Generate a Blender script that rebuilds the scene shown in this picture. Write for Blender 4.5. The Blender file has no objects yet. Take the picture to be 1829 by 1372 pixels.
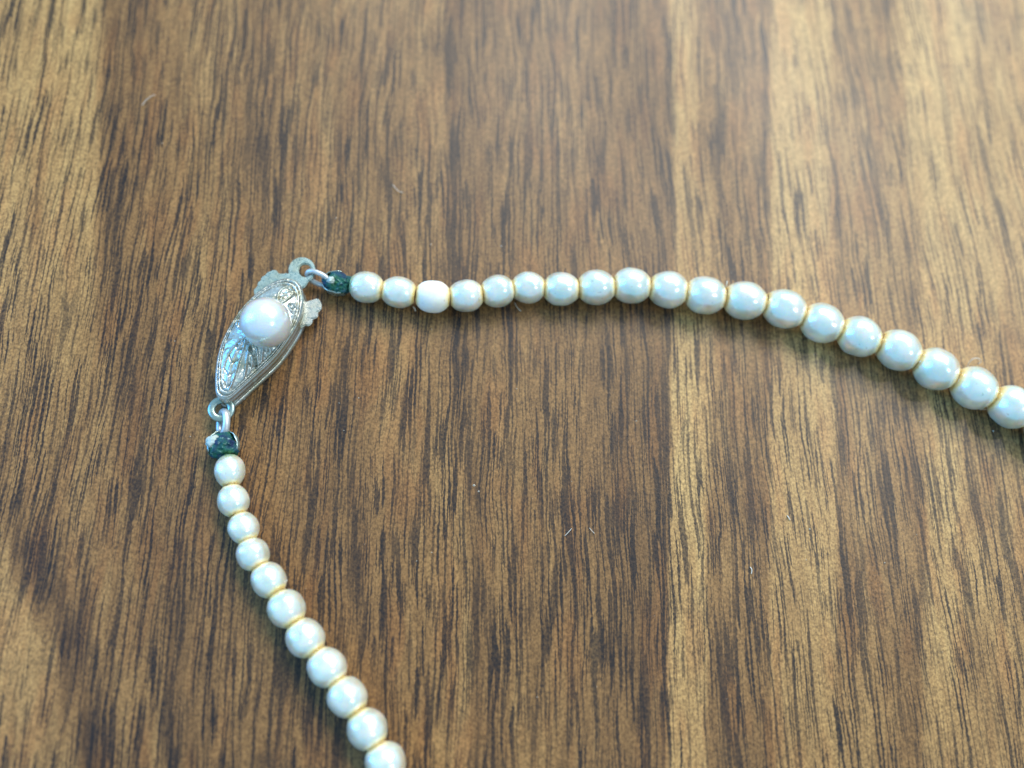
import bpy, bmesh, math, random
from mathutils import Vector, Matrix, noise

random.seed(7)
scene = bpy.context.scene
col = scene.collection
MM = 0.001
PI = math.pi

# ------------------------------------------------------------------ camera
W, H = 1829.0, 1372.0
FPX = 1700.0                      # focal length in photograph pixels
TILT, HEAD = math.radians(20.0), math.radians(12.0)
DIST = 100 * MM
fwd = Vector((math.sin(TILT) * math.sin(HEAD), math.sin(TILT) * math.cos(HEAD), -math.cos(TILT)))
yy = Vector((0, 1, 0))
up = (yy - fwd * yy.dot(fwd)).normalized()
right = fwd.cross(up).normalized()
CAM = -fwd * DIST                 # the optical axis meets the table at the origin
cam_d = bpy.data.cameras.new('camera')
cam = bpy.data.objects.new('camera', cam_d)
col.objects.link(cam)
cam.matrix_world = Matrix.Translation(CAM) @ Matrix((right, up, -fwd)).transposed().to_4x4()
cam_d.sensor_fit = 'HORIZONTAL'
cam_d.sensor_width = 36.0
cam_d.lens = FPX / W * 36.0
cam_d.clip_start = 0.002
cam_d.clip_end = 50.0
cam_d.dof.use_dof = True
cam_d.dof.focus_distance = 0.0960
cam_d.dof.aperture_fstop = 11.5
scene.camera = cam

# ------------------------------------------------------------------ light
world = bpy.data.worlds.new('World')
scene.world = world
world.use_nodes = True
bg = world.node_tree.nodes['Background']
bg.inputs['Color'].default_value = (0.47, 0.77, 1.0, 1)
bg.inputs['Strength'].default_value = 0.68


def area_light(name, direction, dist, sx, sy, power, colour):
    d = bpy.data.lights.new(name, 'AREA')
    d.shape = 'RECTANGLE'
    d.size, d.size_y = sx, sy
    d.energy = power
    d.color = colour
    o = bpy.data.objects.new(name, d)
    col.objects.link(o)
    v = Vector(direction).normalized()
    o.location = v * dist
    o.rotation_euler = v.to_track_quat('Z', 'Y').to_euler()
    return o


area_light('window_light', (0.30, 0.66, 0.76), 1.2, 1.00, 0.50, 15.0, (1.0, 0.97, 0.92))
area_light('side_window_light', (-0.93, 0.18, 0.46), 1.0, 0.42, 0.65, 7.5, (0.05, 0.40, 1.0))
area_light('lamp_light', (0.50, 0.22, 0.80), 0.9, 0.05, 0.05, 1.0, (1.0, 0.95, 0.88))
area_light('second_lamp_light', (0.62, -0.35, 0.72), 0.9, 0.04, 0.04, 0.6, (1.0, 0.95, 0.88))

scene.view_settings.view_transform = 'Standard'
scene.view_settings.look = 'None'
scene.view_settings.exposure = 0.22
scene.view_settings.gamma = 1.0


# ------------------------------------------------------------------ helpers
def ray(px, py):
    return (fwd + right * ((px - W / 2) / FPX) + up * ((H / 2 - py) / FPX))


def at(px, py, z=0.0):
    """point at height z (m) above the table seen at photograph pixel px, py"""
    d = ray(px, py)
    return CAM + d * ((z - CAM.z) / d.z)


def px_size(p):
    """metres covered by one photograph pixel at the depth of p"""
    return (p - CAM).dot(fwd) / FPX


def link(name, me, mat=None, parent=None, smooth=True):
    o = bpy.data.objects.new(name, me)
    col.objects.link(o)
    if mat and not me.materials:
        me.materials.append(mat)
    if smooth:
        for p in me.polygons:
            p.use_smooth = True
    if parent:
        o.parent = parent
    return o


def mesh(name, verts, faces):
    me = bpy.data.meshes.new(name)
    me.from_pydata([tuple(v) for v in verts], [], faces)
    me.update()
    bm = bmesh.new()
    bm.from_mesh(me)
    bmesh.ops.remove_doubles(bm, verts=bm.verts, dist=1e-8)
    bmesh.ops.recalc_face_normals(bm, faces=bm.faces)
    bm.to_mesh(me)
    bm.free()
    return me


def smooth_line(pts, n, closed=False):
    """Catmull-Rom through pts, n samples per span"""
    out = []
    m = len(pts)
    P = [Vector(p) for p in pts]
    for i in range(m if closed else m - 1):
        if closed:
            a, b, c, d = P[i - 1], P[i], P[(i + 1) % m], P[(i + 2) % m]
        else:
            a, b, c, d = P[max(i - 1, 0)], P[i], P[i + 1], P[min(i + 2, m - 1)]
        for k in range(n):
            t = k / n
            out.append(0.5 * ((2 * b) + (c - a) * t + (2 * a - 5 * b + 4 * c - d) * t * t
                              + (3 * b - a - 3 * c + d) * t ** 3))
    if not closed:
        out.append(P[-1].copy())
    return out


def tube(pts, radii, seg=8, closed=False):
    """verts and faces of a tube through pts"""
    V, F = [], []
    n = len(pts)
    ref = Vector((0, 0, 1))
    for i, p in enumerate(pts):
        if closed:
            t = pts[(i + 1) % n] - pts[i - 1]
        else:
            t = pts[min(i + 1, n - 1)] - pts[max(i - 1, 0)]
        t = t.normalized()
        if abs(t.dot(ref)) > 0.95:
            ref = Vector((1, 0, 0))
        a = (ref - t * ref.dot(t)).normalized()
        b = t.cross(a)
        ref = a
        r = radii[i] if isinstance(radii, (list, tuple)) else radii
        for k in range(seg):
            an = 2 * PI * k / seg
            V.append(p + (a * math.cos(an) + b * math.sin(an)) * r)
    for i in range(n if closed else n - 1):
        j = (i + 1) % n
        for k in range(seg):
            l = (k + 1) % seg
            F.append((i * seg + k, i * seg + l, j * seg + l, j * seg + k))
    if not closed:
        F.append(tuple(range(seg))[::-1])
        F.append(tuple((n - 1) * seg + k for k in range(seg)))
    return V, F


class Nodes:
    """small builder for shader node trees"""

    def __init__(self, name):
        self.mat = bpy.data.materials.new(name)
        self.mat.use_nodes = True
        self.nt = self.mat.node_tree
        self.bsdf = self.nt.nodes['Principled BSDF']
        self.obj = self.nt.nodes.new('ShaderNodeTexCoord').outputs['Object']

    def put(self, sock, v):
        if hasattr(v, 'is_output'):
            self.nt.links.new(v, sock)
        elif isinstance(v, (tuple, list)):
            if sock.type == 'RGBA' and len(v) == 3:
                v = (*v, 1)
            sock.default_value = v
        else:
            sock.default_value = v

    def m(self, op, a, b=0.0, c=0.0, clamp=False):
        n = self.nt.nodes.new('ShaderNodeMath')
        n.operation = op
        n.use_clamp = clamp
        self.put(n.inputs[0], a)
        self.put(n.inputs[1], b)
        self.put(n.inputs[2], c)
        return n.outputs[0]

    def sep(self, v):
        n = self.nt.nodes.new('ShaderNodeSeparateXYZ')
        self.put(n.inputs[0], v)
        return n.outputs

    def comb(self, x, y, z=0.0):
        n = self.nt.nodes.new('ShaderNodeCombineXYZ')
        for s, v in zip(n.inputs, (x, y, z)):
            self.put(s, v)
        return n.outputs[0]

    def noise(self, vec, scale, detail=2.0, rough=0.5, dist=0.0):
        n = self.nt.nodes.new('ShaderNodeTexNoise')
        self.put(n.inputs['Vector'], vec)
        n.inputs['Scale'].default_value = scale
        n.inputs['Detail'].default_value = detail
        n.inputs['Roughness'].default_value = rough
        n.inputs['Distortion'].default_value = dist
        return n.outputs['Fac']

    def step(self, v, lo, hi, a=0.0, b=1.0, kind='SMOOTHSTEP'):
        n = self.nt.nodes.new('ShaderNodeMapRange')
        n.interpolation_type = kind
        self.put(n.inputs['Value'], v)
        for k, x in (('From Min', lo), ('From Max', hi), ('To Min', a), ('To Max', b)):
            self.put(n.inputs[k], x)
        return n.outputs[0]

    def ramp(self, fac, stops, mode='LINEAR'):
        n = self.nt.nodes.new('ShaderNodeValToRGB')
        cr = n.color_ramp
        cr.interpolation = mode
        while len(cr.elements) < len(stops):
            cr.elements.new(0.5)
        for e, (p, c) in zip(cr.elements, stops):
            e.position = p
        for e, (p, c) in zip(cr.elements, stops):
            e.color = (c, c, c, 1) if isinstance(c, (int, float)) else (*c, 1)
        self.put(n.inputs[0], fac)
        return n.outputs['Color']

    def mix(self, f, a, b, mode='MIX'):
        n = self.nt.nodes.new('ShaderNodeMix')
        n.data_type = 'RGBA'
        n.blend_type = mode
        self.put(n.inputs['Factor'], f)
        self.put(n.inputs['A'], a)
        self.put(n.inputs['B'], b)
        return n.outputs['Result']

    def bump(self, h, dist, strength=1.0):
        n = self.nt.nodes.new('ShaderNodeBump')
        n.inputs['Strength'].default_value = strength
        n.inputs['Distance'].default_value = dist
        self.put(n.inputs['Height'], h)
        self.put(self.bsdf.inputs['Normal'], n.outputs[0])

    def set(self, **kw):
        for k, v in kw.items():
            self.put(self.bsdf.inputs[k.replace('_', ' ')], v)


# ------------------------------------------------------------------ materials
def wood_material():
    """printed walnut laminate: the figure of the board (broad tone, bold dark streaks) is carried by
    the mesh as the attribute 'figure'; pores, speckle and relief are noise along the grain"""
    N = Nodes('walnut_laminate')
    s = N.sep(N.obj)
    X = N.m('MULTIPLY', s[0], 1000.0)      # millimetres across the grain
    Y = N.m('MULTIPLY', s[1], 1000.0)      # millimetres along the grain
    at_ = N.nt.nodes.new('ShaderNodeAttribute')
    at_.attribute_name = 'figure'
    fig = N.nt.nodes.new('ShaderNodeSeparateColor')
    N.put(fig.inputs[0], at_.outputs['Color'])
    band, streak = fig.outputs[0], fig.outputs[1]
    w1 = N.m('MULTIPLY', N.m('SUBTRACT', N.noise(N.comb(N.m('MULTIPLY', X, 0.05), N.m('MULTIPLY', Y, 0.022), 3.1), 1.0, 1.0), 0.5), 3.0)
    w2 = N.m('MULTIPLY', N.m('SUBTRACT', N.noise(N.comb(N.m('MULTIPLY', X, 0.30), N.m('MULTIPLY', Y, 0.11), 9.4), 1.0, 1.0), 0.5), 0.9)
    U0 = N.m('ADD', N.m('ADD', X, w1), w2)
    U = N.m('ADD', U0, N.m('MULTIPLY', N.m('SUBTRACT', N.noise(N.comb(N.m('MULTIPLY', X, 3.0), N.m('MULTIPLY', Y, 2.4), 4.4), 1.0, 2.0, 0.6), 0.5), 0.24))
    v1 = N.noise(N.comb(N.m('MULTIPLY', U0, 0.45), N.m('MULTIPLY', Y, 0.06), 1.7), 1.0, 3.0, 0.55)
    v2 = N.noise(N.comb(N.m('MULTIPLY', U0, 1.6), N.m('MULTIPLY', Y, 0.13), 5.2), 1.0, 3.0, 0.6)
    t = N.m('ADD', band, N.m('MULTIPLY', N.m('SUBTRACT', v1, 0.5), 0.36))
    t = N.m('ADD', t, N.m('MULTIPLY', N.m('SUBTRACT', v2, 0.5), 0.38))
    t = N.m('ADD', 0.43, N.m('MULTIPLY', N.m('SUBTRACT', t, 0.42), 0.80))
    base = N.ramp(t, WOOD_RAMP)
    red = N.step(N.noise(N.comb(N.m('MULTIPLY', U0, 0.45), N.m('MULTIPLY', Y, 0.10), 7.7), 1.0, 2.0), 0.48, 0.68)
    base = N.mix(N.m('MULTIPLY', red, 0.35), base, (0.98, 0.72, 0.62), 'MULTIPLY')
    # fine speckle of the printed and textured film
    sp = N.noise(N.comb(N.m('MULTIPLY', X, 4.6), N.m('MULTIPLY', Y, 3.4), 0.3), 1.0, 3.0, 0.7)
    base = N.mix(N.step(sp, 0.30, 0.70, 0.0, 1.0, 'LINEAR'), N.mix(1.0, base, (.42, .40, .40), 'MULTIPLY'), N.mix(1.0, base, (1.62, 1.60, 1.52), 'MULTIPLY'))
    # pores: thin dark dashes along the grain, denser where the tone is dark
    dens = N.step(t, 0.22, 0.85, 0.0, 0.085, 'LINEAR')

    def dashes(fx, fy, seed, lo_, width):
        n = N.noise(N.comb(N.m('MULTIPLY', U, fx), N.m('MULTIPLY', Y, fy), seed), 1.0, 0.0, 0.5)
        a = N.m('ADD', dens, lo_)
        return N.step(n, a, N.m('ADD', a, width))

    clus = N.step(N.noise(N.comb(N.m('MULTIPLY', U0, 0.42), N.m('MULTIPLY', Y, 0.07), 41.1), 1.0, 2.0), 0.36, 0.58, 0.55, 1.0)
    ink = N.m('MAXIMUM', N.m('MULTIPLY', dashes(4.4, 0.125, 11.3, 0.565, 0.04), 1.0), N.m('MULTIPLY', dashes(6.6, 0.20, 21.9, 0.58, 0.05), 0.85))
    ink = N.m('MULTIPLY', ink, clus)
    ink = N.m('MAXIMUM', ink, N.m('MULTIPLY', dashes(3.0, 0.075, 31.5, 0.645, 0.04), 0.85))
    rag = N.m('MULTIPLY', N.m('SUBTRACT', N.noise(N.comb(N.m('MULTIPLY', U, 4.2), N.m('MULTIPLY', Y, 0.16), 61.0), 1.0, 2.0, 0.6), 0.5), 4.2)
    bold = N.m('MULTIPLY', N.step(N.m('ADD', streak, rag), 0.40, 0.75), N.step(streak, 0.02, 0.35))
    ink = N.m('MAXIMUM', ink, N.m('MULTIPLY', bold, 0.78))
    ink = N.m('MULTIPLY', ink, N.step(sp, 0.25, 0.75, 1.0, 0.74))
    colr = N.mix(ink, base, (.006, .006, .009))
    N.set(Base_Color=colr, Roughness=N.step(w1, -0.8, 0.8, 0.34, 0.43), Specular_IOR_Level=0.32)
    fine = N.noise(N.comb(N.m('MULTIPLY', X, 5.4), N.m('MULTIPLY', Y, 4.0), 8.0), 1.0, 2.0, 0.6)
    N.bump(fine, 0.03 * MM, 0.6)
    return N.mat


WOOD_RAMP = [(0.0, (.048, .024, .012)), (.22, (.106, .053, .021)), (.42, (.205, .106, .038)),
             (.62, (.330, .190, .070)), (.82, (.450, .288, .112)), (1.0, (.53, .36, .16))]


def pearl_material(name, stain=0.0, worn=False, axis=True):
    N = Nodes(name)
    s = N.sep(N.obj)
    info = N.nt.nodes.new('ShaderNodeObjectInfo')
    rnd = info.outputs['Random']
    off = N.nt.nodes.new('ShaderNodeVectorMath')
    off.operation = 'ADD'
    N.put(off.inputs[0], N.obj)
    N.put(off.inputs[1], N.comb(N.m('MULTIPLY', rnd, 37.0), N.m('MULTIPLY', rnd, 11.0), 0.0))
    P = off.outputs[0]
    k = 1.0 if axis else 1.0
    n1 = N.noise(P, 1.3, 1.0, 0.5)
    n2 = N.noise(P, 6.0, 2.0, 0.6)
    c = N.mix(N.step(n1, 0.35, 0.7), (.96, .90, .74), (.96, .86, .64))
    if not axis:
        c = N.mix(N.step(n1, 0.35, 0.7), (.95, .94, .90), (.95, .91, .86))
    if worn:
        c = N.mix(N.step(n2, 0.4, 0.7), (.80, .78, .72), (.84, .82, .72))
    rough = 0.26 if not worn else 0.55
    if axis:
        ax = N.m('ABSOLUTE', s[0])
        # yellowed varnish gathered round the drill holes
        jag = N.m('ADD', ax, N.m('MULTIPLY', N.m('SUBTRACT', n2, 0.5), 0.16))
        y1 = N.step(jag, 0.66, 0.92)
        c = N.mix(N.m('MULTIPLY', y1, N.step(rnd, 0, 1, 0.45, 0.95)), c, (.86, .70, .30))
        y2 = N.step(jag, 0.86, 0.97)
        c = N.mix(N.m('MULTIPLY', y2, 0.85), c, (.66, .42, .10))
        if stain:
            g = N.step(N.m('ADD', N.m('MULTIPLY', s[0], -1.0 if stain > 0 else 1.0), N.m('MULTIPLY', N.m('SUBTRACT', n2, .5), .3)), 0.62, 0.95)
            c = N.mix(N.m('MULTIPLY', g, 0.85), c, (.16, .36, .22))
        # small chips
        ch = N.m('MULTIPLY', N.step(N.noise(P, 4.5, 1.0), 0.72, 0.76), 0.55)
        c = N.mix(ch, c, (.55, .47, .30))
    N.set(Base_Color=c, Roughness=rough, Specular_IOR_Level=0.9 if not worn else 0.3,
          Metallic=0.0, Subsurface_Weight=0.75, Subsurface_Radius=(1.0, 0.8, 0.45), Subsurface_Scale=0.9 * MM, Sheen_Weight=0.45, Sheen_Roughness=0.45, Sheen_Tint=(1.0, .93, .74),
          Coat_Weight=0.5 if not worn else 0.0, Coat_Roughness=0.05, Coat_IOR=1.6)
    if not worn:
        N.set(Thin_Film_Thickness=N.step(n1, 0.3, 0.7, 196.0, 222.0), Thin_Film_IOR=1.7)
    N.bump(N.noise(P, 3.4, 1.5), 0.03 * MM, 0.5)
    if not worn:
        # blue-white interference layer of the pearl essence
        gl = N.nt.nodes.new('ShaderNodeBsdfGlossy')
        n3 = N.noise(P, 1.9, 1.0, 0.5)
        N.put(gl.inputs['Color'], N.ramp(n3, [(.34, (.52, .90, 1.0)), (.50, (.70, .90, 1.0)), (.66, (1.0, .90, .97))]))
        gl.inputs['Roughness'].default_value = 0.22
        mx = N.nt.nodes.new('ShaderNodeMixShader')
        gf = N.step(n1, 0.3, 0.7, 0.46, 0.60)
        if axis:
            gf = N.m('MULTIPLY', gf, N.m('SUBTRACT', 1.0, N.m('MULTIPLY', y1, 0.85)))
        N.put(mx.inputs[0], gf)
        N.nt.links.new(N.bsdf.outputs[0], mx.inputs[1])
        N.nt.links.new(gl.outputs[0], mx.inputs[2])
        N.nt.links.new(mx.outputs[0], N.nt.nodes['Material Output'].inputs['Surface'])
    return N.mat


def silver_material(name, tint=(.66, .69, .66), patina=0.5):
    N = Nodes(name)
    vm = N.nt.nodes.new('ShaderNodeVectorMath')
    vm.operation = 'SCALE'
    N.put(vm.inputs[0], N.obj)
    vm.inputs['Scale'].default_value = 1000.0
    P = vm.outputs[0]
    n1 = N.noise(P, 0.45, 3.0, 0.6)
    n2 = N.noise(P, 2.8, 4.0, 0.7)
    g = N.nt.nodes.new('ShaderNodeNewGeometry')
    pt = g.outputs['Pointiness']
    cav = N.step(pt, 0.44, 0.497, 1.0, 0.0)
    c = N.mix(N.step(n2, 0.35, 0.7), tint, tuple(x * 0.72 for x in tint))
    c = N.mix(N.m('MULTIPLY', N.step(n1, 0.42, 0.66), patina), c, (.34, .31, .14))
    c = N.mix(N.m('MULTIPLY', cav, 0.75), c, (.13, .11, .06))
    v = N.step(N.noise(P, 1.3, 3.0, .6), 0.56, 0.72)
    c = N.mix(N.m('MULTIPLY', v, 0.55), c, (.36, .52, .46))
    N.set(Base_Color=c, Metallic=N.step(v, 0, 1, 0.85, 0.3), Roughness=N.step(n2, 0.3, 0.7, 0.18, 0.42))
    N.bump(N.m('ADD', n2, N.m('MULTIPLY', N.noise(P, 7.0, 2.0), .3)), 0.03 * MM, 0.5)
    return N.mat


def verdigris_material():
    N = Nodes('verdigris')
    vm = N.nt.nodes.new('ShaderNodeVectorMath')
    vm.operation = 'SCALE'
    N.put(vm.inputs[0], N.obj)
    vm.inputs['Scale'].default_value = 1000.0
    P = vm.outputs[0]
    n1 = N.noise(P, 0.75, 2.0, 0.6)
    n2 = N.noise(P, 3.2, 3.0, 0.7)
    c = N.ramp(n1, [(0.32, (.006, .025, .095)), (0.44, (.005, .060, .090)), (0.54, (.006, .105, .085)), (0.68, (.030, .130, .040))])
    c = N.mix(N.m('MULTIPLY', N.step(n2, 0.58, 0.68), 0.75), c, (.30, .46, .42))
    N.set(Base_Color=c, Roughness=0.62, Specular_IOR_Level=0.40)
    N.bump(n2, 0.25 * MM, 1.0)
    return N.mat


def plain_material(name, colour, rough, metal=0.0):
    N = Nodes(name)
    n = N.noise(N.obj, 900.0, 3.0, 0.6)
    c = N.mix(N.step(n, .35, .7), colour, tuple(x * 0.75 for x in colour))
    N.set(Base_Color=c, Roughness=rough, Metallic=metal)
    return N.mat


M_wood = wood_material()
M_pearl = pearl_material('pearl_lustre')
M_pearl_stain = pearl_material('pearl_green_stained', stain=1.0)
M_pearl_worn = pearl_material('pearl_worn', worn=True)
M_pearl_clasp = pearl_material('pearl_white', axis=False)
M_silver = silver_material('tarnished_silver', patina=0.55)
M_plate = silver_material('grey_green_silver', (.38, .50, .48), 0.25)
M_wire = plain_material('dull_wire', (.62, .64, .64), 0.38, 0.55)
M_verd = verdigris_material()
M_flake = plain_material('pale_flake', (.50, .58, .52), 0.65, 0.1)
M_thread = plain_material('yellowed_thread', (.60, .43, .16), 0.8)
M_lint = plain_material('lint', (.80, .72, .60), 0.9)
M_dust = plain_material('dust', (.60, .50, .38), 0.9)

# ------------------------------------------------------------------ tabletop
# tone of the board along rows of the photograph: row -> (column, tone) pairs
ROWS = {
    0: '0:.70 100:.72 175:.70 195:.42 240:.36 300:.42 380:.48 420:.50 440:.36 520:.42 590:.50 680:.42 790:.50 800:.30 900:.36 1050:.42 1060:.33 1190:.33 1200:.72 1230:.70 1250:.40 1370:.38 1385:.75 1480:.75 1490:.50 1590:.50 1610:.80 1720:.82 1760:.60 1829:.65',
    230: '0:.66 170:.68 182:.40 200:.33 300:.40 410:.50 440:.32 520:.45 590:.48 600:.33 690:.40 790:.48 800:.30 930:.40 1000:.45 1100:.36 1195:.30 1205:.72 1240:.66 1250:.45 1370:.40 1380:.75 1480:.72 1490:.55 1610:.50 1625:.82 1700:.75 1829:.70',
    450: '0:.62 165:.62 180:.34 220:.32 300:.44 400:.50 460:.36 540:.48 590:.46 640:.42 790:.46 800:.30 950:.42 1100:.38 1200:.30 1212:.68 1260:.60 1300:.42 1370:.42 1385:.72 1480:.70 1500:.50 1640:.55 1655:.78 1829:.68',
    690: '0:.50 120:.52 200:.46 215:.28 270:.27 320:.40 420:.46 560:.36 620:.34 680:.48 800:.44 820:.28 870:.42 1000:.42 1080:.30 1190:.32 1200:.74 1265:.70 1275:.50 1340:.42 1370:.40 1385:.70 1490:.72 1500:.42 1560:.60 1580:.45 1640:.50 1655:.75 1720:.70 1760:.55 1829:.62',
    920: '0:.40 60:.44 150:.46 240:.36 290:.27 340:.34 440:.34 520:.40 640:.30 740:.42 800:.44 830:.52 845:.26 900:.42 1010:.40 1090:.30 1190:.28 1200:.72 1255:.70 1265:.45 1300:.34 1370:.36 1380:.66 1490:.66 1500:.42 1545:.55 1565:.42 1650:.42 1660:.70 1710:.70 1725:.50 1829:.58',
    985: '0:.52 12:.50 26:.20 75:.26 105:.42 230:.40 290:.27 340:.36 440:.34 640:.30 740:.42 830:.52 845:.26 900:.42 1090:.30 1190:.28 1200:.72 1255:.70 1265:.45 1370:.36 1380:.64 1490:.66 1500:.42 1650:.42 1660:.70 1829:.56',
    1065: '0:.54 45:.57 62:.20 105:.22 130:.40 230:.42 290:.40 303:.26 340:.36 440:.36 640:.32 740:.42 836:.50 848:.26 895:.40 1090:.30 1188:.28 1198:.70 1258:.70 1267:.42 1370:.36 1380:.60 1490:.64 1500:.42 1645:.40 1658:.66 1829:.56',
    1150: '0:.54 60:.60 98:.54 112:.17 140:.22 160:.40 230:.44 290:.42 305:.25 330:.30 420:.40 560:.32 650:.36 730:.40 840:.50 850:.25 890:.38 960:.38 1060:.44 1080:.30 1185:.27 1195:.68 1260:.68 1270:.36 1370:.36 1380:.58 1490:.62 1500:.40 1560:.50 1580:.34 1640:.36 1655:.62 1700:.66 1720:.48 1829:.55',
    1372: '0:.48 80:.54 135:.56 150:.14 190:.20 210:.42 280:.44 300:.26 340:.34 480:.34 560:.30 680:.42 720:.42 830:.50 850:.28 900:.38 1000:.40 1100:.36 1185:.27 1195:.66 1260:.64 1270:.36 1380:.36 1390:.55 1500:.55 1640:.36 1655:.58 1829:.50',
}
# bold dark streaks one can single out: column, row, half width mm, half length mm, strength, lean
STREAKS = [(700, 640, .45, 3.6, 1, -.06), (612, 690, .5, 7, .8, 0), (815, 600, .5, 8, .75, .04), (835, 790, .6, 7, .9, .04), (1085, 640, .8, 7, .75, 0), (1095, 780, .45, 7, .8, .05),
           (1185, 790, .45, 9, .9, -.03), (1192, 1100, .35, 14, .8, 0), (1100, 925, .8, 5, .9, -.08), (903, 780, .28, 5, 1, -.08), (990, 775, .4, 3.6, 1, 0), (965, 880, .35, 4, .9, .03),
           (1340, 900, .45, 10, 1, -.03), (1305, 860, .8, 6, .8, 0), (1300, 1160, .4, 5, .95, .05), (1500, 770, .6, 9, .9, .02), (1505, 950, .35, 10, .7, 0), (1545, 730, .4, 7, .9, .03),
           (1582, 920, .42, 8, 1.1, .05), (1575, 780, .4, 6, .9, .02), (1640, 900, .45, 12, .75, 0), (1640, 1120, .5, 6, .8, 0), (1725, 1040, .5, 6, .9, .02), (1806, 990, .7, 10, .95, .05),
           (1540, 1080, .5, 6, .8, 0), (1452, 830, .3, 7, .6, .02), (1672, 860, .28, 7, .85, .03), (1745, 900, .3, 7, .8, .05), (740, 960, .5, 6, .9, -.06), (640, 980, .8, 8, .85, .03),
           (850, 1110, .7, 8, .9, -.06), (975, 1150, .6, 7, .95, -.14), (990, 1060, .35, 5, .9, -.08), (1150, 1270, .6, 6, .8, -.06), (1295, 1240, .5, 7, .95, .05), (900, 1170, .3, 5, .8, -.08),
           (470, 290, .8, 7, .85, .08), (450, 180, .6, 6, .7, .05), (205, 390, 1.0, 9, .8, 0), (480, 100, .7, 6, .7, 0), (500, 340, .5, 4, .8, -.08), (805, 80, .7, 9, .9, .06), (812, 270, .6, 9, .85, -.03), (945, 260, .45, 16, .8, .02),
           (805, 430, .7, 6, .9, 0), (690, 120, .6, 7, .7, -.02), (686, 320, .4, 8, .8, 0), (996, 330, .35, 6, .7, 0), (1075, 250, .5, 8, .7, -.05), (1110, 420, .7, 4, .6, 0),
           (1196, 150, .5, 14, .95, 0), (1197, 340, .45, 9, .9, .02), (1560, 320, .45, 9, 1.05, .06), (1768, 320, .45, 14, 1.05, .05), (1365, 330, .45, 8, .85, 0), (1290, 370, .45, 10, .85, .02), (1250, 400, .3, 7, .7, .02),
           (1300, 100, .6, 4, .5, .05), (1340, 180, .6, 4, .5, 0), (1490, 400, .35, 9, .7, .02), (1820, 180, .7, 7, .7, .05), (1600, 130, .4, 9, .6, .04), (1420, 340, .35, 6, .5, 0), (1335, 430, .45, 4, 1, 0),
           (505, 1190, .8, 7, .9, .02), (310, 1190, .45, 14, .8, 0), (165, 1300, .6, 6, .8, .04), (75, 1010, .7, 5, .7, .12), (240, 640, .5, 8, .8, .06), (255, 800, .5, 8, .7, .05), (630, 860, .5, 5, .7, 0), (560, 860, .5, 6, .8, -.04),
           (210, 500, .5, 6, .7, 0), (100, 850, .4, 6, .5, -.05), (590, 420, .4, 6, .8, -.03), (615, 440, .4, 6, .8, -.03), (1020, 1240, .35, 6, .8, -.08), (1090, 1130, .5, 5, .7, -.05), (760, 1290, .5, 6, .7, -.05), (1355, 1120, .45, 7, .8, .02)]


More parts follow.
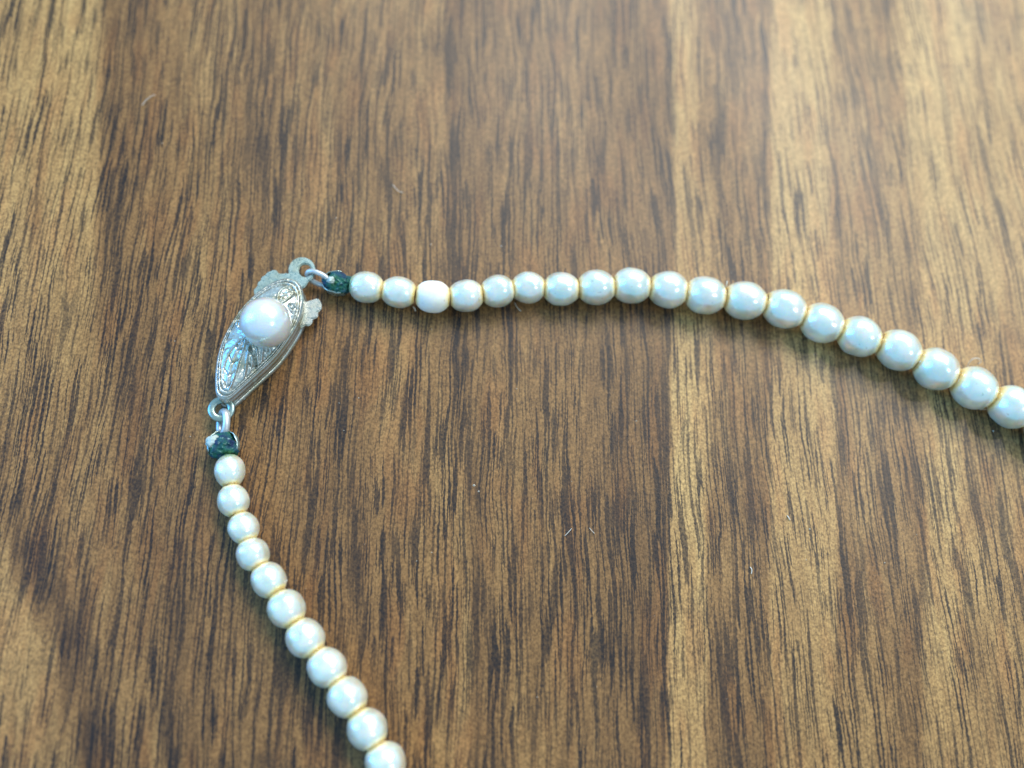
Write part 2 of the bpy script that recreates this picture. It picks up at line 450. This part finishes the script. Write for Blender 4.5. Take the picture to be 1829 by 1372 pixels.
def build_tabletop():
    import numpy as np

    def axis(lo, hi, step, ends):
        mid = np.arange(lo, hi + step / 2, step)
        return np.concatenate([np.array(ends[0], float), mid, np.array(ends[1], float)]) * MM

    xs = axis(-70, 84, 0.2, ([-320, -318.5, -200, -130, -95, -80], [92, 110, 150, 220, 318.5, 320]))
    ys = axis(-58, 78, 0.6, ([-300, -298.5, -180, -110, -80, -66], [86, 105, 150, 220, 298.5, 300]))
    GX, GY = np.meshgrid(xs, ys)
    nx, ny = len(xs), len(ys)
    # where each vertex falls on the photograph's rows and columns
    dx, dy, dz = GX - CAM.x, GY - CAM.y, -CAM.z
    dep = dx * fwd.x + dy * fwd.y + dz * fwd.z
    pxs = W / 2 + FPX * (dx * right.x + dy * right.y + dz * right.z) / dep
    pys = H / 2 - FPX * (dx * up.x + dy * up.y + dz * up.z) / dep
    ky = sorted(ROWS)
    vals = []
    for r in ky:
        pts = [tuple(map(float, q.split(':'))) for q in ROWS[r].split()]
        vals.append(np.interp(pxs, [p[0] for p in pts], [p[1] for p in pts]))
    tone = vals[0].copy()
    for i in range(len(ky) - 1):
        f = np.clip((pys - ky[i]) / (ky[i + 1] - ky[i]), 0, 1)
        tone = np.where(pys >= ky[i], vals[i] * (1 - f) + vals[i + 1] * f, tone)
    ink = np.zeros_like(tone)
    for a, b, hw_, hl_, k_, lean in STREAKS:
        p = at(a, b)
        y_ = (GY - p.y) / (hl_ * MM)
        x_ = (GX - p.x + lean * (GY - p.y)) / (hw_ * MM) / np.clip(1.05 - 0.7 * y_ * y_, .3, 1)
        ink = np.maximum(ink, np.clip(k_ * (1 - (x_ * x_ * .6 + y_ * y_ * .6)), 0, 1))
    co = np.stack([GX, GY, np.zeros_like(GX)], -1).reshape(-1, 3)
    # rounded arris and sides
    edge = (np.abs(np.abs(GX) - .320) < 1e-6) | (np.abs(np.abs(GY) - .300) < 1e-6)
    co[edge.ravel(), 2] = -0.0015
    I = np.arange(nx * ny).reshape(ny, nx)
    quads = np.stack([I[:-1, :-1], I[:-1, 1:], I[1:, 1:], I[1:, :-1]], -1).reshape(-1, 4)
    loop = np.concatenate([I[0, :], I[1:, -1], I[-1, -2::-1], I[-2:0:-1, 0]])
    n0 = len(co)
    low = co[loop].copy()
    low[:, 2] = -0.018
    co = np.concatenate([co, low])
    m_ = len(loop)
    k_ = np.arange(m_)
    side = np.stack([loop, n0 + k_, n0 + (k_ + 1) % m_, loop[(k_ + 1) % m_]], -1)
    faces = np.concatenate([quads, side])
    me = bpy.data.meshes.new('tabletop')
    me.vertices.add(len(co))
    me.vertices.foreach_set('co', co.astype(np.float32).ravel())
    me.loops.add(faces.size)
    me.loops.foreach_set('vertex_index', faces.astype(np.int32).ravel())
    me.polygons.add(len(faces))
    me.polygons.foreach_set('loop_start', np.arange(0, faces.size, 4, dtype=np.int32))
    me.update(calc_edges=True)
    me.validate()
    at_ = me.attributes.new('figure', 'FLOAT_COLOR', 'POINT')
    buf = np.zeros((len(co), 4), np.float32)
    buf[:, 3] = 1
    buf[:n0, 0] = tone.ravel()
    buf[n0:, 0] = .45
    buf[:n0, 1] = ink.ravel()
    at_.data.foreach_set('color', buf.ravel())
    return me


table = link('tabletop', build_tabletop(), M_wood, smooth=False)
table['kind'] = 'structure'

# ------------------------------------------------------------------ necklace
root = bpy.data.objects.new('pearl_necklace', None)
root.empty_display_size = 0.005
col.objects.link(root)
root['label'] = 'cream pearl bead necklace with tarnished silver clasp lying on the wood grain tabletop'
root['category'] = 'necklace'
NEST = at(463, 610)
root.location = (NEST.x, NEST.y, 0)
INV = Matrix.Translation(-root.location)


def part(name, me, mat, parent=root, smooth=True):
    o = link(name, me, mat, smooth=smooth)
    o.parent = parent
    # vertices are given in table space, or the object carries its own matrix
    if parent is root:
        o.matrix_parent_inverse = INV
    else:
        o.matrix_parent_inverse = Matrix.Identity(4)
    return o


def bead_mesh(seed):
    """round bead, drilled along x: half length 1, radius 1, flattened ends with a lip round the hole"""
    prof = []
    k = 0.90
    for i in range(19):
        x = -0.93 + 1.86 * i / 18
        prof.append((x, math.sqrt(max(0, 1 - abs(k * x) ** 2.1))))
    lip = [(0.955, 0.525), (0.985, 0.52), (1.0, 0.46), (0.99, 0.40), (0.95, 0.34), (0.86, 0.20), (0.5, 0.16)]
    prof = [(-x, r) for x, r in reversed(lip)] + prof + lip
    seg = 40
    V, F = [], []
    for x, r in prof:
        for s in range(seg):
            a = 2 * PI * s / seg
            p = Vector((x, r * math.cos(a), r * math.sin(a)))
            q = p + Vector((seed * 5.3, seed * 2.1, 0))
            f = 1 + 0.05 * noise.noise(q * 1.1) + 0.012 * noise.noise(q * 4.0)
            if abs(x) > 0.84:                                 # crusty, uneven lip
                f *= 1 + 0.10 * noise.noise(q * 5.0)
            V.append((p.x * (1 + 0.03 * noise.noise(q * 2.0 + Vector((9, 0, 0)))), p.y * f, p.z * f))
    n = len(prof)
    for i in range(n - 1):
        for s in range(seg):
            t = (s + 1) % seg
            F.append((i * seg + s, i * seg + t, (i + 1) * seg + t, (i + 1) * seg + s))
    F.append(tuple(range(seg))[::-1])
    F.append(tuple((n - 1) * seg + s for s in range(seg)))
    me = bpy.data.meshes.new('pearl')
    me.from_pydata(V, [], F)
    bm = bmesh.new()
    bm.from_mesh(me)
    bmesh.ops.recalc_face_normals(bm, faces=bm.faces)
    bm.to_mesh(me)
    bm.free()
    for p in me.polygons:
        p.use_smooth = True
    return me


top_row = [(655, 513, 57), (712.5, 522, 58), (773.5, 530, 59), (832.6, 528.4, 59), (889, 520, 59), (943.7, 514, 57), (1002.7, 516.3, 60),
           (1065.3, 513.5, 64), (1128.2, 510.5, 65), (1193.6, 517.4, 66), (1259.5, 527.7, 68), (1330.5, 536.8, 69), (1401, 551.7, 71),
           (1468.3, 577, 70), (1535, 601, 72), (1605, 625.7, 73), (1671.8, 659.4, 75), (1740, 692.8, 76), (1806.6, 727, 76),
           (1872, 764, 77), (1936, 803, 77), (1998, 846, 78)]
low_row = [(410.7, 841.5, 54), (416.6, 894.5, 56), (435, 943, 55), (451.9, 990, 59), (480, 1036, 62), (512, 1087, 67), (545.5, 1140, 69),
           (584, 1192, 70), (620.3, 1245, 71), (655.6, 1302, 73), (688.5, 1362, 73), (722, 1421, 74), (757, 1480, 74)]
bead_meshes = [bead_mesh(i + 1) for i in range(5)]
variants = {}


def bead_variant(i, mat):
    key = (i, mat.name)
    if key not in variants:
        me = bead_meshes[i].copy()
        me.name = 'pearl'
        me.materials.append(mat)
        variants[key] = me
    return variants[key]


def string_beads(row, first_mat, special):
    pos = []
    for px, py, d in row:
        p = at(px, py, 0.0017)
        for _ in range(3):
            r = d / 2 * px_size(p)
            p = at(px, py, r)
        pos.append((p, r))
    for i, (p, r) in enumerate(pos):
        a = pos[max(i - 1, 0)][0]
        b = pos[min(i + 1, len(pos) - 1)][0]
        t = (b - a)
        L = t.length / (2 if 0 < i < len(pos) - 1 else 1) / 2 * 1.0
        x = t.normalized()
        x = (x + Vector((random.uniform(-.05, .05), random.uniform(-.05, .05), 0))).normalized()
        z = Vector((0, 0, 1))
        y = z.cross(x).normalized()
        z = x.cross(y)
        R = Matrix((x, y, z)).transposed().to_4x4() @ Matrix.Rotation(random.uniform(0, 2 * PI), 4, 'X')
        mat = first_mat if i == 0 else special.get(i, M_pearl)
        o = bpy.data.objects.new('pearl', bead_variant(random.randrange(5), mat))
        col.objects.link(o)
        o.parent = root
        o.matrix_parent_inverse = INV
        o.matrix_basis = Matrix.Translation(p) @ R @ Matrix.Diagonal((L, r, r, 1))
        if i in special:
            o['label'] = 'chalky worn pearl without lustre'
    return pos


pos_top = string_beads(top_row, M_pearl_stain, {2: M_pearl_worn})
pos_low = string_beads(low_row, M_pearl_stain, {})

# the thread that carries each strand
knot_top_p = at(602, 506, 1.45 * MM)
knot_low_p = at(399, 796, 1.45 * MM)
for start, pos in ((knot_top_p, pos_top), (knot_low_p, pos_low)):
    pts = smooth_line([start] + [p for p, r in pos], 4)
    V, F = tube(pts, 0.24 * MM, 8)
    part('thread', mesh('thread', V, F), M_thread)

# loose whiskers of thread between beads
for pts in ([(503, 1050, 1.2), (507, 1044, 1.8), (513, 1036, 2.3)], [(1297, 512, 2.6), (1298, 507, 3.0), (1299, 502, 3.2)],
            [(1738, 728, 1.0), (1750, 731, 0.7), (1762, 731, .6)], [(738, 548, .9), (741, 552, .6), (742, 556, .5)]):
    P3 = smooth_line([at(a, b, c * MM) for a, b, c in pts], 4)
    V, F = tube(P3, [0.06 * MM] * (len(P3) - 1) + [0.03 * MM], 5)
    part('loose_thread', mesh('loose_thread', V, F), M_lint)

# ------------------------------------------------------------------ clasp
ZR = 2.9 * MM
rim_px = [(399, 712), (389, 706), (386, 690), (386.5, 663), (391, 632), (401, 603), (418, 572), (438, 545), (462, 522), (485, 507), (507, 499),
          (522, 500), (533, 507), (539, 521), (540, 540), (536, 562), (526, 585), (511, 609), (493, 633), (471, 655), (448, 676), (427, 695), (411, 709)]
rim = smooth_line([at(a, b, ZR) for a, b in rim_px], 18, closed=True)
rim = [Vector((p.x, p.y, 0)) for p in rim]
C0 = at(462, 606, ZR)
C0 = Vector((C0.x, C0.y, 0))
NS = len(rim)

# relief lines on the dome: polyline in photograph pixels, width mm, height mm (negative = groove)
reliefs = []


def relief(pts, w, h):
    q = [at(a, b, ZR + 0.5 * MM) for a, b in pts]
    q = smooth_line([(v.x, v.y, 0) for v in q], 4)
    reliefs.append((q, w * MM, h * MM))


def leaf(spine, wide, side_veins, flip=1):
    """engraved leaf: raised spine and outline, fine grooves slanting off the spine"""
    P_ = smooth_line([(a, b, 0) for a, b in spine], 6)
    n = len(P_)
    relief(spine, .12, .20)
    L_, R_ = [], []
    for i, p in enumerate(P_):
        u = i / (n - 1)
        t = (P_[min(i + 1, n - 1)] - P_[max(i - 1, 0)]).normalized()
        nn = Vector((-t.y, t.x, 0))
        w_ = wide * math.sin(PI * min(1, u * .93 + .05)) ** .8
        L_.append((p.x + nn.x * w_, p.y + nn.y * w_))
        R_.append((p.x - nn.x * w_, p.y - nn.y * w_))
    relief(L_[::3] + [L_[-1]], .10, .22)
    relief(R_[::3] + [R_[-1]], .10, .22)
    for k in range(side_veins):
        u = (k + .6) / side_veins
        i = min(n - 3, int(u * (n - 1)))
        m_ = min(n - 1, i + max(2, n // 7))
        for E in (L_, R_):
            a = P_[i]
            b = Vector((E[m_][0], E[m_][1], 0))
            relief([(a.x, a.y), tuple(a.lerp(b, .5))[:2], tuple(a.lerp(b, .88))[:2]], .07, -.11)


leaf([(404, 697), (408, 676), (415, 652), (427, 628), (440, 610)], 13, 5)
leaf([(436, 686), (446, 668), (452, 648), (453, 628), (450, 610)], 9, 4)
leaf([(466, 664), (474, 648), (477, 632), (474, 612)], 8, 5)
leaf([(492, 636), (500, 620), (503, 606), (500, 596)], 7, 4)
leaf([(528, 512), (516, 520), (506, 532), (500, 546)], 10, 5)
leaf([(533, 560), (526, 552), (518, 546)], 6, 3)
leaf([(424, 574), (430, 582), (436, 592)], 6, 3)
relief([(447, 618), (455, 640), (459, 658), (464, 672)], .16, -.34)
relief([(426, 690), (444, 680), (462, 667), (482, 646), (502, 624)], .10, -.22)


def near(p, q):
    best = 1e9
    for a, b in zip(q[:-1], q[1:]):
        d = b - a
        L = d.length_squared
        t = 0 if L == 0 else max(0, min(1, (p - a).dot(d) / L))
        best = min(best, (p - a - d * t).length_squared)
    return math.sqrt(best)


NT = 84
V, F = [], []
boxes = []
for q, w, h in reliefs:
    xs = [v.x for v in q]
    ys = [v.y for v in q]
    m_ = 3 * w
    boxes.append((min(xs) - m_, max(xs) + m_, min(ys) - m_, max(ys) + m_))
for j in range(NT + 1):
    t = 1 - (j / NT)
    for i in range(NS):
        p = C0 + (rim[i] - C0) * t
        z = ZR + 1.35 * MM * (1 - t ** 2.2)
        # twin beads round the edge with a groove between
        z += 0.13 * MM * math.exp(-((t - .975) / .014) ** 2) - 0.17 * MM * math.exp(-((t - .945) / .013) ** 2) \
            + 0.12 * MM * math.exp(-((t - .915) / .014) ** 2) - 0.12 * MM * math.exp(-((t - .882) / .014) ** 2)
        if t < 0.89:
            for (q, w, h), (x0, x1, y0, y1) in zip(reliefs, boxes):
                if x0 < p.x < x1 and y0 < p.y < y1:
                    d = near(p, q)
                    z += h * 1.0 * math.exp(-(d / w) ** 2)
        z += 0.05 * MM * noise.noise(p * 1400) + 0.03 * MM * noise.noise(p * 4000)
        V.append((p.x, p.y, z))
for j in range(NT):
    for i in range(NS):
        k = (i + 1) % NS
        F.append((j * NS + i, j * NS + k, (j + 1) * NS + k, (j + 1) * NS + i))


def offset_rim(d):
    out = []
    for i in range(NS):
        t = (rim[(i + 1) % NS] - rim[i - 1]).normalized()
        n = Vector((t.y, -t.x, 0))
        if n.dot(rim[i] - C0) < 0:
            n = -n
        out.append(rim[i] + n * d)
    return out


def band(profile, close=False):
    """wall swept round the rim: profile of (offset mm, z mm)"""
    V, F = [], []
    for o_, z_ in profile:
        for p in offset_rim(o_ * MM):
            zz_ = z_ if z_ <= .95 else .95 + (z_ - .95) * (1.95 / 1.35)
            q = p + Vector((0, 0, zz_ * MM + 0.03 * MM * noise.noise(p * 1500 + Vector((0, 0, z_)))))
            V.append(q)
    n = len(profile)
    for j in range(n if close else n - 1):
        l = (j + 1) % n
        for i in range(NS):
            k = (i + 1) % NS
            F.append((j * NS + i, j * NS + k, l * NS + k, l * NS + i))
    return V, F


V2, F2 = band([(0, 2.3), (.10, 2.24), (.14, 2.1), (.10, 1.98), (-.02, 1.92), (-.02, 1.84), (.10, 1.78), (.14, 1.62), (.12, 1.42),
               (.02, 1.36), (.03, 1.28), (.13, 1.22), (.16, 1.08), (.10, .98), (-.16, .95), (-.2, .8)])
b = len(V)
V += V2
F += [tuple(x + b for x in f) for f in F2]
me = mesh('clasp', V, F)
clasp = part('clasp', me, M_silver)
clasp['label'] = 'engraved almond shaped box clasp in tarnished silver'


def sub(name, me, mat, parent=clasp, smooth=True):
    o = link(name, me, mat, smooth=smooth)
    o.parent = parent
    return o


V, F = band([(-.45, .86), (.02, .80), (.17, .70), (.22, .50), (.22, .26), (.14, .08), (0, .02), (-.45, .02)], close=True)
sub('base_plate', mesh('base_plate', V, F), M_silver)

# centre pearl
PR = 0.0
pc = at(475, 576.5, 5.2 * MM)
PR = 45.5 * px_size(pc)
bm = bmesh.new()
bmesh.ops.create_uvsphere(bm, u_segments=56, v_segments=32, radius=1.0)
for v in bm.verts:
    v.co *= 1 + 0.012 * noise.noise(v.co * 1.3)
me = bpy.data.meshes.new('centre_pearl')
bm.to_mesh(me)
bm.free()
cp = sub('centre_pearl', me, M_pearl_clasp)
cp.location = pc
cp.scale = (PR, PR, PR)
# collar the pearl is glued into
ring_pts = [Vector((pc.x + PR * .74 * math.cos(a), pc.y + PR * .74 * math.sin(a), 3.85 * MM + .05 * MM * math.sin(5 * a))) for a in [2 * PI * i / 40 for i in range(40)]]
V, F = tube(ring_pts, 0.22 * MM, 8, closed=True)
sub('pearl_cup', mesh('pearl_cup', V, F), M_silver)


def plate(outline_px, z, thick, hole=None, bend=0.0):
    """flat metal plate cut to an outline given in photograph pixels at height z mm"""
    pts = [at(a, b, z * MM) for a, b in outline_px]
    bm = bmesh.new()
    vs = [bm.verts.new((p.x, p.y, z * MM)) for p in pts]
    edges = [bm.edges.new((vs[i], vs[(i + 1) % len(vs)])) for i in range(len(vs))]
    if hole:
        hs = [bm.verts.new(at(hole[0] + hole[2] * math.cos(a), hole[1] + hole[2] * math.sin(a), z * MM)) for a in [2 * PI * i / 28 for i in range(28)]]
        edges += [bm.edges.new((hs[i], hs[(i + 1) % 28])) for i in range(28)]
    r = bmesh.ops.triangle_fill(bm, edges=edges, use_beauty=True, use_dissolve=False)
    faces = [f for f in bm.faces]
    for f in faces:
        if f.normal.z < 0:
            f.normal_flip()
    e = bmesh.ops.extrude_face_region(bm, geom=faces)
    top = [g for g in e['geom'] if isinstance(g, bmesh.types.BMVert)]
    for v in top:
        v.co.z += thick * MM
    bmesh.ops.recalc_face_normals(bm, faces=bm.faces)
    rimed = [ed for ed in bm.edges if len(ed.link_faces) == 2 and ed.calc_face_angle(0) > 0.9]
    bmesh.ops.bevel(bm, geom=rimed, offset=thick * MM * 0.28, segments=2, affect='EDGES')
    me = bpy.data.meshes.new('plate')
    bm.to_mesh(me)
    bm.free()
    return me


ringN = 26
ro = [(540 + 24 * math.cos(a), 485 - 23 * math.sin(a)) for a in [math.radians(210 - i * 270 / ringN) for i in range(ringN + 1)]]
tongue = [(470, 545), (458, 536), (455, 527), (454.5, 520), (461, 513), (460, 508), (467, 503), (467.5, 497), (475, 494), (477, 489), (484, 487),
          (490, 483.5), (495, 486), (499, 491), (507, 491.5), (514, 489.5)] + ro[1:-1] + [(552, 505), (545, 515), (520, 530), (500, 540)]
sub('tongue_plate', plate(tongue, 1.25, 0.42, hole=(546, 486, 11.5)), M_plate, smooth=False)
tab = [(525, 556), (540, 547), (548, 541), (558, 538), (568, 534.5), (572, 539), (575, 546), (574.7, 554), (571, 558), (567, 560), (569, 565), (567, 569), (562, 571.5),
       (558, 572), (559, 577), (555, 582.5), (551, 584), (546, 583), (540, 587), (534, 590.5), (526, 586), (520, 570)]
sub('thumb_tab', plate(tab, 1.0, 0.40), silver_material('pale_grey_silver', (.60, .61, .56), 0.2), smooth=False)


# ring at the lower tip, with a short neck into the case
def flat_ring(c, R, r, squash, n=40, m=12):
    V, F = [], []
    for i in range(n):
        a = 2 * PI * i / n
        d = Vector((math.cos(a), math.sin(a), 0))
        for k in range(m):
            b = 2 * PI * k / m
            cc, ss = math.cos(b), math.sin(b)
            cc = math.copysign(abs(cc) ** .75, cc)
            ss = math.copysign(abs(ss) ** .75, ss)
            V.append(c + d * (R + r * cc) + Vector((0, 0, squash * ss)))
    for i in range(n):
        for k in range(m):
            F.append((i * m + k, ((i + 1) % n) * m + k, ((i + 1) % n) * m + (k + 1) % m, i * m + (k + 1) % m))
    return V, F


rc = at(395.5, 731, 1.45 * MM)
k = px_size(rc)
V, F = flat_ring(rc, 17.4 * k, 6.9 * k, 0.24 * MM)
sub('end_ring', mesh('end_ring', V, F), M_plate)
nk = [at(397, 716, 1.5 * MM), at(399, 708, 1.5 * MM), at(403, 698, 1.6 * MM)]
V, F = tube(smooth_line(nk, 4), 0.42 * MM, 10)
sub('ring_neck', mesh('ring_neck', V, F), M_silver)


# wire links between the clasp rings and the bead tips
def link_loop(a_px, b_px, z, lean, half, wire):
    a = at(*a_px, z * MM)
    b = at(*b_px, z * MM)
    c = (a + b) / 2
    x = (b - a).normalized()
    L = (b - a).length / 2
    side = Vector((0, 0, 1)).cross(x)
    y = (Vector((0, 0, 1)) * math.cos(lean) + side * math.sin(lean)).normalized()
    pts = []
    for i in range(36):
        an = 2 * PI * i / 36
        cx = math.copysign(abs(math.cos(an)) ** .8, math.cos(an))
        pts.append(c + x * L * cx + y * half * MM * math.sin(an))
    V, F = tube(pts, wire * MM, 10, closed=True)
    return mesh('wire_link', V, F)


part('wire_link', link_loop((399, 736), (398, 776), 1.35, math.radians(38), .72, .38), M_wire)
part('wire_link', link_loop((549, 489), (588, 506), 1.35, math.radians(34), .66, .28), M_wire)


# ------------------------------------------------------------------ bead tips
def bead_tip(c_px, z, x_dir_px, hx, hy, hz, seed, name='bead_tip'):
    c = at(*c_px, z * MM)
    e = at(*x_dir_px, z * MM)
    x = (e - c).normalized()
    y = Vector((0, 0, 1)).cross(x)
    zz = Vector((0, 0, 1))
    k = px_size(c)
    bm = bmesh.new()
    bmesh.ops.create_icosphere(bm, subdivisions=5, radius=1.0)
    for v in bm.verts:
        q = v.co + Vector((seed * 3.7, 0, seed))
        f = .97 + .20 * noise.noise(q * 1.6) + .15 * noise.noise(q * 3.7) + .09 * noise.noise(q * 8)
        p = v.co * f
        tap = 1 - 0.22 * max(0, -p.x)
        v.co = c + x * (p.x * hx * k) + y * (p.y * hy * k * tap) + zz * (p.z * hz * k * tap)
        v.co.z = max(v.co.z, 0.03 * MM)
    me = bpy.data.meshes.new(name)
    bm.to_mesh(me)
    bm.free()
    o = part(name, me, M_verd)

    # the two cups of crimped metal that hold the knot
    def cup(a0, a1, grow, r0, r1, sd):
        V, F = [], []
        nu, nv = 16, 8
        for i in range(nu + 1):
            u = i / nu
            th_ = math.radians(r0 + (r1 - r0) * u)
            for j in range(nv + 1):
                ph = math.radians(a0 + (a1 - a0) * j / nv)
                q = Vector((math.cos(th_), math.sin(th_) * math.cos(ph), math.sin(th_) * math.sin(ph)))
                f = grow + .05 * noise.noise(q * 3 + Vector((sd, 0, 0)))
                if j in (0, nv):
                    f += .06 * noise.noise(q * 7)
                p = c + x * (-q.x * hx * k * f * 1.02) + y * (q.y * hy * k * f) + zz * (q.z * hz * k * f)
                p.z = max(p.z, 0.04 * MM)
                V.append(p)
        for i in range(nu):
            for j in range(nv):
                a = i * (nv + 1) + j
                F.append((a, a + 1, a + nv + 2, a + nv + 1))
        me = mesh('metal_cup', V, F)
        s_ = sub('metal_cup', me, M_plate, o)
        mod = s_.modifiers.new('thickness', 'SOLIDIFY')
        mod.thickness = 0.10 * MM
        return s_
    return o, cup, c, x, y, k


tip_low, cup, c, x, y, k = bead_tip((399, 797), 1.45, (402, 840), 27, 27, 25, 1)
cup(-35, 25, 1.07, 8, 115, 1.0)
cup(150, 225, 1.07, 8, 110, 5.0)
# pale crust of lifted plating
def crust(cx, cy, z, rx, ry, ang, parent, seed):
    p0 = at(cx, cy, z * MM)
    k = px_size(p0)
    bm = bmesh.new()
    bmesh.ops.create_icosphere(bm, subdivisions=4, radius=1.0)
    for v in bm.verts:
        q = v.co + Vector((seed, seed * 2, 0))
        f = 1 + .35 * noise.noise(q * 1.7) + .22 * noise.noise(q * 4.5) + .12 * noise.noise(q * 9)
        a, b, c_ = v.co * f
        X_, Y_ = a * math.cos(ang) - b * math.sin(ang), a * math.sin(ang) + b * math.cos(ang)
        v.co = p0 + Vector((X_ * rx * k, Y_ * ry * k, c_ * .30 * MM - (X_ * X_) * .25 * MM))
    me = bpy.data.meshes.new('plating_crust')
    bm.to_mesh(me)
    bm.free()
    o = sub('plating_crust', me, M_flake, parent)
    o['label'] = 'pale crust of lifted plating'


crust(381, 789, 2.45, 14, 11, .4, tip_low, 2.0)

tip_top, cup, c, x, y, k = bead_tip((603, 506), 1.4, (650, 512), 26, 21, 22, 4)
cup(-40, 20, 1.08, 10, 100, 2.0)
cup(160, 230, 1.08, 10, 125, 7.0)
crust(592, 500, 2.5, 8, 6, .2, tip_top, 6.0)


# ------------------------------------------------------------------ lint and dust on the table
def fibre(label, pts, r):
    P3 = smooth_line([at(a, b, c * MM) for a, b, c in pts], 6)
    base = Vector((P3[0].x, P3[0].y, 0))
    V, F = tube([p - base for p in P3], r * MM, 5)
    o = link('lint_fibre', mesh('lint_fibre', V, F), M_lint)
    o.location = base
    o['label'] = label
    o['category'] = 'lint'
    o['group'] = 'stray fibres on the tabletop'


fibre('pale looped hair standing up behind the second pearl from the right edge', [(1727, 658, .1), (1731, 648, .6), (1738, 641, 1.0), (1746, 640, 1.0), (1752, 645, .6), (1748, 650, .2)], .045)
fibre('short straight pale fibre slanting on the dark wood below the top strand', [(1009, 957, .07), (1015, 951, .16), (1021, 944, .12)], .028)
fibre('tiny hooked pale fibre right of the straight slanting one', [(1053, 943, .07), (1057, 948, .14), (1062, 953, .1)], .026)
fibre('faint blurred pale fibre on the wood in the upper left', [(254, 188, .08), (262, 178, .2), (272, 171, .2), (277, 170, .1)], .03)
fibre('curved golden hair on the blurred wood above the top strand', [(702, 330, .08), (707, 337, .3), (713, 342, .3), (720, 344, .1)], .03)
fibre('thin curled hair just under the left part of the top strand', [(919, 541, .07), (923, 548, .25), (928, 554, .2), (930, 556, .1)], .04)
fibre('tiny pale crumb of fibre on the light strip at lower right', [(1406, 921, .07), (1409, 925, .14), (1411, 929, .1)], .05)
fibre('tiny forked pale fibre on the dark streak at lower right', [(1340, 1013, .07), (1343, 1018, .16), (1342, 1025, .1)], .05)

spots = [(847, 867, 5), (855, 878, 4), (744, 1002, 3), (771, 987, 3), (641, 711, 3), (1446, 945, 4), (312, 609, 3), (770, 437, 3), (606, 720, 3), (1137, 752, 3), (923, 694, 3),
         (1440, 1000, 3), (600, 390, 3), (614, 769, 3), (340, 780, 3), (895, 440, 4), (1774, 770, 4), (290, 256, 3), (960, 1245, 3), (912, 910, 3), (1580, 1005, 3)]
rr = random.Random(3)
for _ in range(70):
    spots.append((rr.uniform(20, 1810), rr.uniform(60, 1350), rr.uniform(0.8, 1.5)))
V, F = [], []
for a, b, d in spots:
    p = at(a, b, 0)
    r = d / 2 * px_size(p)
    n0 = len(V)
    for i in range(5):
        an = 2 * PI * i / 5 + rr.random()
        V.append(p + Vector((math.cos(an) * r * rr.uniform(.5, 1.2), math.sin(an) * r * rr.uniform(.5, 1.2), 0.01 * MM)))
    V.append(p + Vector((0, 0, r * 1.1)))
    F += [(n0 + i, n0 + (i + 1) % 5, n0 + 5) for i in range(5)]
dust = link('dust', mesh('dust', V, F), M_dust, smooth=False)
dust['kind'] = 'stuff'
dust['label'] = 'fine pale dust specks scattered over the tabletop'
dust['category'] = 'dust'
